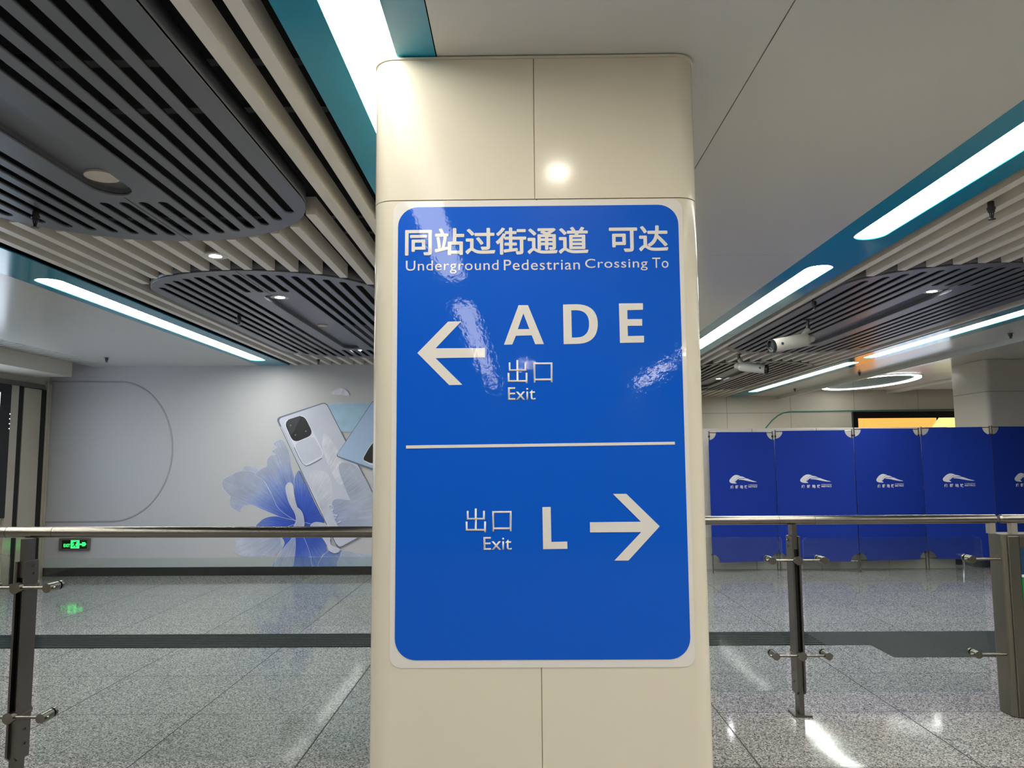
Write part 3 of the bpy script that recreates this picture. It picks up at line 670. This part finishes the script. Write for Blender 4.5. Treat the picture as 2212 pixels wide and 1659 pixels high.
plate('arrow_symbol', [[X(*p) for p in ((1580, 685), (1640, 685), (1632, 657), (1690, 657), (1718, 695), (1688, 735), (1630, 738), (1640, 715), (1578, 712))]], 0.0012, front(YG), 'exit_green', t)
a, b = X(1265, 755), X(1396, 690)
text_obj('lettering', 'EXIT', a[0], b[0], a[1], b[1], YG + 0.001, 'exit_green', t, 0.02, 0.001)

# ================================================================== mural on the back wall
mu = thing('wall_mural', 'printed wall mural of a silver phone with blue flower petals', 'mural', (-2.6, YB, 0.2))
def Q(zx, zy): return P(YB, 470 + zx / 4.1486, 840 + zy / 4.1486)
fcx, fcz = Q(745, 1205)
WHT, PALE, MID, BLUE, DEEP = hexc(192, 196, 210), hexc(162, 172, 198), hexc(120, 142, 200), hexc(58, 92, 190), hexc(28, 62, 172)
PM = {'long': petal_mat('print_petal_long', fcx, fcz, [(0.02, DEEP), (0.30, BLUE), (0.55, MID), (0.80, PALE), (1.05, hexc(166, 172, 190))], 0.45),
      'pale': petal_mat('print_petal_pale', fcx, fcz, [(0.0, BLUE), (0.16, MID), (0.40, PALE), (0.9, WHT)], 0.5),
      'blue': petal_mat('print_petal_blue', fcx, fcz, [(0.0, DEEP), (0.35, BLUE), (0.62, MID), (0.95, PALE)], 0.4),
      'white': petal_mat('print_petal_white', fcx, fcz, [(0.0, PALE), (0.3, WHT), (0.9, hexc(214, 216, 226))], 0.6),
      'grey': petal_mat('print_petal_grey', fcx, fcz, [(0.2, MID), (0.6, PALE), (1.0, hexc(176, 182, 198)), ], 0.5)}
def fillet(pts, r, n=6):
    out = []
    for i, p in enumerate(pts):
        a, c = Vector(pts[i - 1]), Vector(pts[(i + 1) % len(pts)]); p = Vector(p); d1, d2 = a - p, c - p
        k = min(r, d1.length * 0.45, d2.length * 0.45); q0, q1 = p + d1.normalized() * k, p + d2.normalized() * k
        for j in range(n + 1):
            t = j / n; out.append(tuple((1 - t) ** 2 * q0 + 2 * t * (1 - t) * p + t * t * q1))
    return out
LAY = [0.0008]
def art(name, pts, m, smooth=True, holes=()):
    LAY[0] += 0.0005
    lp = smooth_loop(pts, 5) if smooth else pts
    loops = [[Q(*p) for p in lp]] + [[Q(*p) for p in (smooth_loop(h, 5) if smooth else h)] for h in holes]
    return plate(name, loops, 0.0002, front(YB - LAY[0]), m, mu)
def stroke(name, pts, wdt, m):
    """a drawn line of the print"""
    L, R = [], []
    for i, p in enumerate(pts):
        q0 = pts[max(0, i - 1)]; q1 = pts[min(len(pts) - 1, i + 1)]
        dx, dy = q1[0] - q0[0], q1[1] - q0[1]; k = math.hypot(dx, dy) or 1
        L.append((p[0] - dy / k * wdt / 2, p[1] + dx / k * wdt / 2)); R.append((p[0] + dy / k * wdt / 2, p[1] - dx / k * wdt / 2))
    return art(name, L + R[::-1], m, False)
M['petal_rim'] = mat('print_petal_rim', hexc(196, 201, 218), 0.45, vary=0)
M['petal_shade'] = mat('print_petal_shade', hexc(112, 128, 170), 0.45, vary=0.2, vscale=4)
def petal(pts, m):
    """one printed petal with its fine pale rim and a soft darker line inside it"""
    art('petal', pts, m)
    lp = smooth_loop(pts, 5); k = len(lp); cx, cy = sum(p[0] for p in lp) / k, sum(p[1] for p in lp) / k
    stroke('petal_rim', lp[:int(k * 0.93)], 3.2, 'petal_rim')
petal([(215, 735), (250, 692), (330, 700), (390, 745), (440, 860), (340, 860), (240, 800)], PM['grey'])
petal([(740, 1195), (640, 1180), (520, 1130), (400, 1080), (330, 1048), (280, 1040), (232, 1055), (212, 1080), (203, 1108), (165, 1090), (122, 1060), (104, 1010), (116, 965), (78, 925), (48, 880), (43, 830), (70, 800), (130, 770), (180, 742), (260, 735), (340, 755), (420, 835), (480, 940), (545, 1050), (650, 1140)], PM['long'])
petal([(740, 1195), (560, 1085), (495, 965), (440, 855), (390, 805), (345, 778), (350, 748), (400, 712), (440, 692), (443, 640), (478, 595), (520, 590), (487, 560), (530, 522), (500, 492), (560, 452), (602, 480), (650, 590), (662, 690), (700, 840), (722, 960), (760, 1100)], PM['long'])
petal([(770, 1235), (718, 1080), (690, 930), (690, 800), (735, 730), (790, 830), (860, 990), (920, 1110), (958, 1200), (850, 1240)], PM['blue'])
petal([(350, 1245), (390, 1180), (440, 1152), (520, 1140), (610, 1160), (705, 1188), (700, 1250), (560, 1260)], PM['blue'])
petal([(150, 1310), (300, 1250), (480, 1270), (560, 1330), (570, 1390), (587, 1430), (545, 1452), (512, 1500), (470, 1500), (430, 1486), (370, 1502), (260, 1500), (190, 1482), (140, 1440), (170, 1390)], PM['pale'])
petal([(740, 1220), (850, 1215), (930, 1290), (1012, 1340), (1016, 1375), (980, 1412), (985, 1460), (940, 1490), (920, 1550), (890, 1602), (830, 1604), (800, 1450)], PM['blue'])
petal([(560, 1290), (640, 1230), (720, 1225), (770, 1320), (822, 1450), (842, 1550), (826, 1604), (515, 1604), (530, 1520), (575, 1440), (600, 1370)], PM['blue'])
petal([(515, 1604), (535, 1515), (590, 1430), (650, 1360), (690, 1310), (700, 1400), (690, 1500), (660, 1604)], PM['pale'])
petal([(940, 1604), (930, 1520), (1000, 1450), (1090, 1440), (1250, 1500), (1390, 1545), (1395, 1604)], PM['blue'])
petal([(1095, 1604), (1100, 1500), (1130, 1450), (1260, 1470), (1400, 1500), (1400, 1604)], PM['grey'])
petal([(1005, 140), (1385, 128), (1390, 160), (1270, 300), (1240, 370), (1160, 385), (1100, 370), (1050, 270)], 'cyan_petal')
petal([(1020, 45), (1080, 0), (1140, 5), (1185, 60), (1110, 55)], PM['white'])
# silver phone
art('phone_edge', fillet([(524, 262), (975, 116), (1160, 478), (1412, 958), (1412, 1262), (1082, 1438)], 44), 'phone_edge', False)
art('phone_body', fillet([(545, 270), (972, 126), (1154, 482), (1403, 962), (1403, 1252), (1088, 1424)], 40), 'phone_body', False)
stroke('phone_highlight', [(570, 338), (722, 656), (892, 1012), (1070, 1388)], 5, 'phone_light')
art('printed_petal', [(850, 735), (960, 740), (1010, 800), (1030, 930), (1000, 1080), (960, 1150), (930, 1080), (880, 930), (830, 800)], PM['white'])
art('printed_petal', [(960, 400), (1050, 500), (1110, 640), (1130, 830), (1085, 850), (1030, 760), (970, 620), (940, 500)], PM['white'])
art('printed_petal', [(1090, 680), (1250, 700), (1395, 960), (1395, 1190), (1250, 1080), (1150, 900)], 'phone_edge' if False else PM['grey'])
art('printed_petal', [(1040, 1000), (1200, 1000), (1395, 1050), (1395, 1245), (1250, 1310), (1130, 1300), (1050, 1150)], PM['grey'])
art('camera_island', fillet([(590, 288), (780, 226), (968, 598), (774, 706)], 56), 'phone_light', False)
art('camera_panel', fillet([(690, 492), (862, 420), (954, 590), (778, 686)], 46), 'phone_body', False)
stroke('island_shadow', [(690, 525), (735, 620), (765, 670), (795, 690), (825, 684), (890, 652), (940, 622)], 6, 'phone_edge')
art('lens_plate', fillet([(598, 294), (776, 232), (864, 410), (684, 486)], 62), 'phone_dark', False)
art('lens_shine', [(618, 300), (640, 275), (738, 243), (752, 244), (690, 380), (660, 415)], mat('print_charcoal', hexc(50, 54, 58), 0.45, vary=0), False)
for k, (x, y) in enumerate(((658, 328), (795, 380), (701, 414))):
    art('lens_dot', [(x + 7 * math.cos(a), y + 7 * math.sin(a)) for a in (2 * PI * i / 10 for i in range(10))], 'phone_edge', False)
art('side_button', [(726, 735), (738, 735), (795, 850), (786, 852)], 'phone_edge', False)
# blue phone
art('phone_edge', fillet([(1062, 604), (1390, 112), (1410, 112), (1410, 734)], 26), 'phone_edge', False)
art('phone_body', fillet([(1070, 598), (1391, 120), (1407, 120), (1407, 716)], 24), 'phone_blue', False)
art('lens_plate', [(1306, 630), (1314, 600), (1370, 508), (1405, 490), (1405, 672), (1325, 655)], 'phone_light')
art('lens_plate', [(1312, 628), (1320, 602), (1372, 515), (1405, 496), (1405, 658), (1328, 645)], 'phone_dark')
# curled white petals in front
petal([(690, 1240), (708, 1180), (700, 1120), (668, 1062), (638, 1000), (620, 930), (616, 872), (645, 838), (680, 862), (692, 960), (712, 1048), (752, 1090), (776, 1150), (774, 1240)], PM['white'])
petal([(835, 1235), (870, 1196), (945, 1200), (995, 1232), (1012, 1330), (1020, 1395), (1088, 1425), (1096, 1452), (1050, 1470), (1000, 1442), (985, 1400), (940, 1330), (880, 1280)], PM['white'])
LAY[0] += 0.0005
ax, az = Q(1062, 1160)
text_obj('lettering', 'vivo', ax - 0.20, ax + 0.20, az - 0.045, az + 0.045, YB - LAY[0], 'phone_light', mu, -0.01, 0.0002, 1.25, rot=math.radians(119))
# raised line under the vinyl, left of the mural
cz_, cxx = 1.635, -5.40
ln = [(-6.29, 2.563), (-5.80, 2.560), (-5.37, 2.553)]
ln += [(cxx + 0.765 * math.cos(a), cz_ + 0.925 * math.sin(a)) for a in (math.radians(82 - 164 * i / 28) for i in range(29))]
ln += [(-5.40, 0.709), (-6.29, 0.709)]
bm = bmesh.new()
for (a, b), (c, d) in zip(ln[:-1], ln[1:]): tube(bm, (a, YB, b), (c, YB, d), 0.011, n=8)
struct('trim_11', bm, 'emboss', smooth=60)

# ================================================================== right: hoarding, blue screens, end wall
YH = 10.5
hx_ = [2.27, 3.139, 4.011, 4.899, 5.785]
names = ['leftmost white hoarding board, behind the blue screens next to the column', 'second white hoarding board from the column, behind the blue screens', 'third white hoarding board from the column, behind the blue screens', 'rightmost white hoarding board, behind the blue screens']
for (a, b), lab in zip(zip(hx_[:-1], hx_[1:]), names):
    tag(obj('hoarding_board', B(a + 0.004, b - 0.004, YH, YH + 0.06, 0.001, 1.882, bevel=0.004), 'hoard'), lab, 'board', 'white hoarding boards')

jx = [2.46, 3.375, 4.36, 5.315, 6.17, 7.12]
jy = [10.15, 10.31, 10.15, 10.31, 10.17, 10.31]
LOGO = [[(200, 745), (225, 660), (290, 580), (400, 475), (520, 405), (640, 380), (760, 400), (905, 460), (800, 490), (690, 560), (600, 660), (550, 760), (560, 800), (610, 835), (650, 878), (520, 882), (380, 870), (260, 830)],
        [(585, 770), (590, 710), (640, 630), (720, 555), (830, 500), (930, 470), (1060, 495), (1230, 575), (1050, 570), (860, 585), (740, 625), (660, 690)],
        [(770, 655), (860, 615), (1000, 600), (1150, 605), (1290, 590), (1500, 670), (1700, 740), (1920, 800), (1700, 800), (1400, 750), (1100, 685), (930, 665)]]
def screen(i, label):
    x0, x1, y0, y1 = jx[i], jx[i + 1], jy[i], jy[i + 1]
    ww = math.hypot(x1 - x0, y1 - y0) - 0.034; ang = math.atan2(y1 - y0, x1 - x0)
    t = thing('folding_screen_panel', label, 'screen panel', ((x0 + x1) / 2, (y0 + y1) / 2, 0), 'blue folding screen panels', ang)
    h0, h1, nr = (0.134, 0.138, 0.147, 0.152, 0.152)[i], (1.824, 1.838, 1.856, 1.868, 1.872)[i], 0.105; a = ww / 2 + 0.013
    lp = []
    for cx, cz, s in ((a, h0, PI), (a, h1, -PI / 2), (-a, h1, 0), (-a, h0, PI / 2)):
        # quarter notches at the corners
        arc = [(cx + nr * math.cos(s - PI / 2 * k / 8), cz + nr * math.sin(s - PI / 2 * k / 8)) for k in range(9)]
        lp += arc
    # gentle waves in the cloth
    me = plate_mesh('cloth', [lp], 0.0015, lambda u, v, q: (u, -q, v))
    link('cloth', me, 'cloth', t, True)
    for s in (-1, 1):
        obj('pole', tube(bmesh.new(), (s * (ww / 2), 0.014, 0.002), (s * (ww / 2), 0.014, h1 + 0.012), 0.0085, n=12), 'steel', t, 40, True)
        obj('connector', B(s * ww / 2 - 0.0092, s * ww / 2 + 0.0092, 0.004, 0.026, 1.755, 1.778), 'groove', t, None, True)
        obj('connector', B(s * ww / 2 - 0.0092, s * ww / 2 + 0.0092, 0.004, 0.026, 0.225, 0.248), 'groove', t, None, True)
    for z in (h1 - 0.008, h0 + 0.008):
        obj('cross_rod', tube(bmesh.new(), (-ww / 2, 0.012, z), (ww / 2, 0.012, z), 0.006, n=10), 'steel', t, 40, True)
    k = 0.00617 / 27.65; f = lambda zx, zy: ((zx - 1062) * k, 1.172 - (zy - 780) * k)
    lg = bpy.data.objects.new('logo', None); C.objects.link(lg); lg.parent = t
    for q in LOGO:
        me = plate_mesh('emblem_shape', [[f(*p) for p in smooth_loop(q, 3)]], 0.0006, lambda u, v, q_: (u, -0.0024 - q_, v))
        link('emblem_shape', me, 'print_white', lg, True)
    def tx(name, s, x0, x1, y0, y1, b):
        (xa, za), (xb, zb) = f(x0, y1), f(x1, y0)
        o = text_obj(name, s, xa, xb, za, zb, -0.0018, 'print_white', None, b, 0.0006); o.parent = lg
    for ch, x in (('成', 250), ('都', 555), ('地', 850), ('铁', 1125)): tx('chinese_lettering', ch, x, x + 195, 985, 1180, 0.03)
    tx('english_lettering', 'CHENGDU', 1380, 1940, 950, 1015, 0.01); tx('english_lettering', 'METRO', 1385, 1940, 1045, 1130, 0.02)
for i, lab in enumerate(['brightest blue folding screen panel, right beside the column', 'second blue folding screen panel counted from the column', 'third blue folding screen panel counted from the column', 'fourth blue folding screen panel counted from the column', 'blue folding screen panel cut by the right frame edge']): screen(i, lab)

# things on the floor beyond the end of the hoarding
tag(obj('storage_case', B(5.93, 6.07, 10.85, 11.2, 0.001, 0.42, bevel=0.01), 'blackcase'), 'black case on the floor past the right end of the hoarding', 'case')
t = thing('storage_bin', 'blue grey plastic bin between two black cases under the last screens', 'bin', (6.2, 10.75, 0))
bm = bmesh.new(); lo = rrect(6.09, 6.30, 10.62, 10.85, 0.02, 3); hi = rrect(6.07, 6.32, 10.60, 10.87, 0.02, 3)
vl = [bm.verts.new((x, y, 0.001)) for x, y in lo]; vh = [bm.verts.new((x, y, 0.30)) for x, y in hi]
for i in range(len(lo)): bm.faces.new((vl[i], vl[(i + 1) % len(lo)], vh[(i + 1) % len(lo)], vh[i]))
bm.faces.new(vl[::-1]); bm.faces.new(vh); obj('tub', bm, 'bin', t)
obj('lid', B(6.06, 6.33, 10.59, 10.88, 0.301, 0.33, bevel=0.006), 'bin', t)
tag(obj('storage_case', B(6.34, 6.60, 10.70, 11.1, 0.001, 0.36, bevel=0.01), 'blackcase'), 'wider black case right of the blue grey bin', 'case')

# far column
t = thing('far_column', 'pale clad column in the right background behind the blue screens', 'column', (7.3, 11.0, 0))
obj('cladding', prism(bmesh.new(), rrect(6.62, 8.2, 10.95, 11.85, 0.06, 6), 0.001, 2.858), 'farcol', t, 40)

# LED wall screen at the end of the hall
t = thing('led_wall_screen', 'bright orange and yellow advertising screen on the end wall', 'screen', (8.4, YE, 0.8))
obj('bezel', B(6.85, 10.2, YE - 0.08, YE - 0.001, 0.70, 2.42, bevel=0.005), 'bezel', t)
yf = YE - 0.0815
def lit(name, x0, x1, z0, z1, m, d=0): obj(name, B(x0, x1, yf - 0.001 - d, yf + 0.001 - d, z0, z1), m, t)
lit('orange_picture', 6.95, 8.55, 2.04, 2.28, 'scr_orange'); lit('orange_picture', 6.95, 7.35, 0.85, 2.039, 'scr_orange')
lit('white_picture', 7.352, 10.1, 0.85, 2.039, 'scr_white')
plate('yellow_picture', [[(8.42, 2.042), (10.1, 2.042), (10.1, 2.28), (8.60, 2.28)]], 0.001, front(yf - 0.003), 'scr_yellow', t)
lit('blue_band', 7.352, 8.6, 1.93, 2.03, 'scr_blue', 0.003)
for i in range(9): lit('blue_stripe', 7.9 + i * 0.22, 8.02 + i * 0.22, 1.50, 1.66, 'scr_blue', 0.003)
# teal ring light in the far ceiling
t = thing('ceiling_ring_light', 'teal oval ceiling feature with glowing outline in the far right ceiling', 'light', (6.6, 14.6, 2.86))
def oval(c, d, L, W, n=48):
    dx, dy = d; return [(c[0] + dx * L * math.cos(a) - dy * W * math.sin(a), c[1] + dy * L * math.cos(a) + dx * W * math.sin(a)) for a in (2 * PI * i / n for i in range(n))]
cc, dv = (6.42, 14.22), (math.cos(PI / 2), math.sin(PI / 2))
plate('teal_plate', [oval(cc, dv, 1.47, 0.68)], 0.004, flat_up(2.855), 'teal', t)
plate('glow_ring', [oval(cc, dv, 1.45, 0.66), oval(cc, dv, 1.33, 0.55)], 0.004, flat_up(2.8465), 'ring', t)

# ================================================================== security cameras
def cctv(px, py, body, label, r, L, d, tilt):
    """camera on a drop pole: body is the rear of the housing, d its heading"""
    t = thing('security_camera', label, 'camera', (px, py, ZC))
    bx, by, bz = body
    obj('ceiling_mount', lathe(bmesh.new(), (px, py, ZC - 0.012), [(0.035, 0.012), (0.035, 0.004), (0.018, 0.0)], 20), 'steel', t, 40)
    obj('pole', tube(bmesh.new(), (px, py, ZC - 0.011), (px, py, bz + r + 0.035), 0.014, n=16), 'steel', t, 40)
    obj('joint', tube(bmesh.new(), (px, py, bz + r + 0.036), (px, py, bz + r + 0.075), 0.019, n=16), 'steel', t, 40)
    h = Vector((d[0], d[1], tilt)).normalized(); b0 = Vector(body); b1 = b0 + h * L
    hs = obj('housing', lathe(bmesh.new(), b0, [(r * 0.72, -0.02), (r * 0.93, 0.0), (r, 0.02), (r, L - 0.002)], 32, h), 'cam_white', t, 40)
    obj('bracket', tube(bmesh.new(), (px, py, bz + r + 0.036), b0 + h * 0.03 + Vector((0, 0, r * 0.6)), 0.024, 0.03, 14), 'cam_white', t, 40)
    obj('rear_block', lathe(bmesh.new(), b0 - h * 0.075, [(r * 0.42, 0), (r * 0.55, 0.01), (r * 0.55, 0.053)], 20, h), 'cam_white', t, 40)
    obj('lens_hood', lathe(bmesh.new(), b0, [(r * 0.985, L - 0.001), (r * 1.02, L + 0.004), (r * 1.02, L + 0.03), (r * 0.86, L + 0.03), (r * 0.86, L + 0.008)], 32, h), 'cam_dark', t, 40)
    obj('lens_glass', lathe(bmesh.new(), b0, [(r * 0.85, L + 0.006), (r * 0.85, L + 0.011), (r * 0.3, L + 0.014)], 28, h), 'cam_dark', t, 40)
    side = Vector((0, -1, 0)); side = (side - h * side.dot(h)).normalized()
    p = b0 + h * (L * 0.82) + side * r * 0.995
    obj('maker_mark', tube(bmesh.new(), p - side * 0.001, p + side * 0.002, 0.013, n=16), 'scr_blue' if False else 'gr_blue', t, 40)
cctv(2.675, 7.09, (2.655, 7.09, 2.572), 'white bullet camera nearest to the viewer, pointing left under the right ceiling', 0.062, 0.335, (-1, -0.16), -0.20)
cctv(2.70, 9.45, (2.715, 9.45, 2.605), 'farther white bullet camera pointing right, below and left of the near one', 0.056, 0.30, (1, -0.55), -0.20)
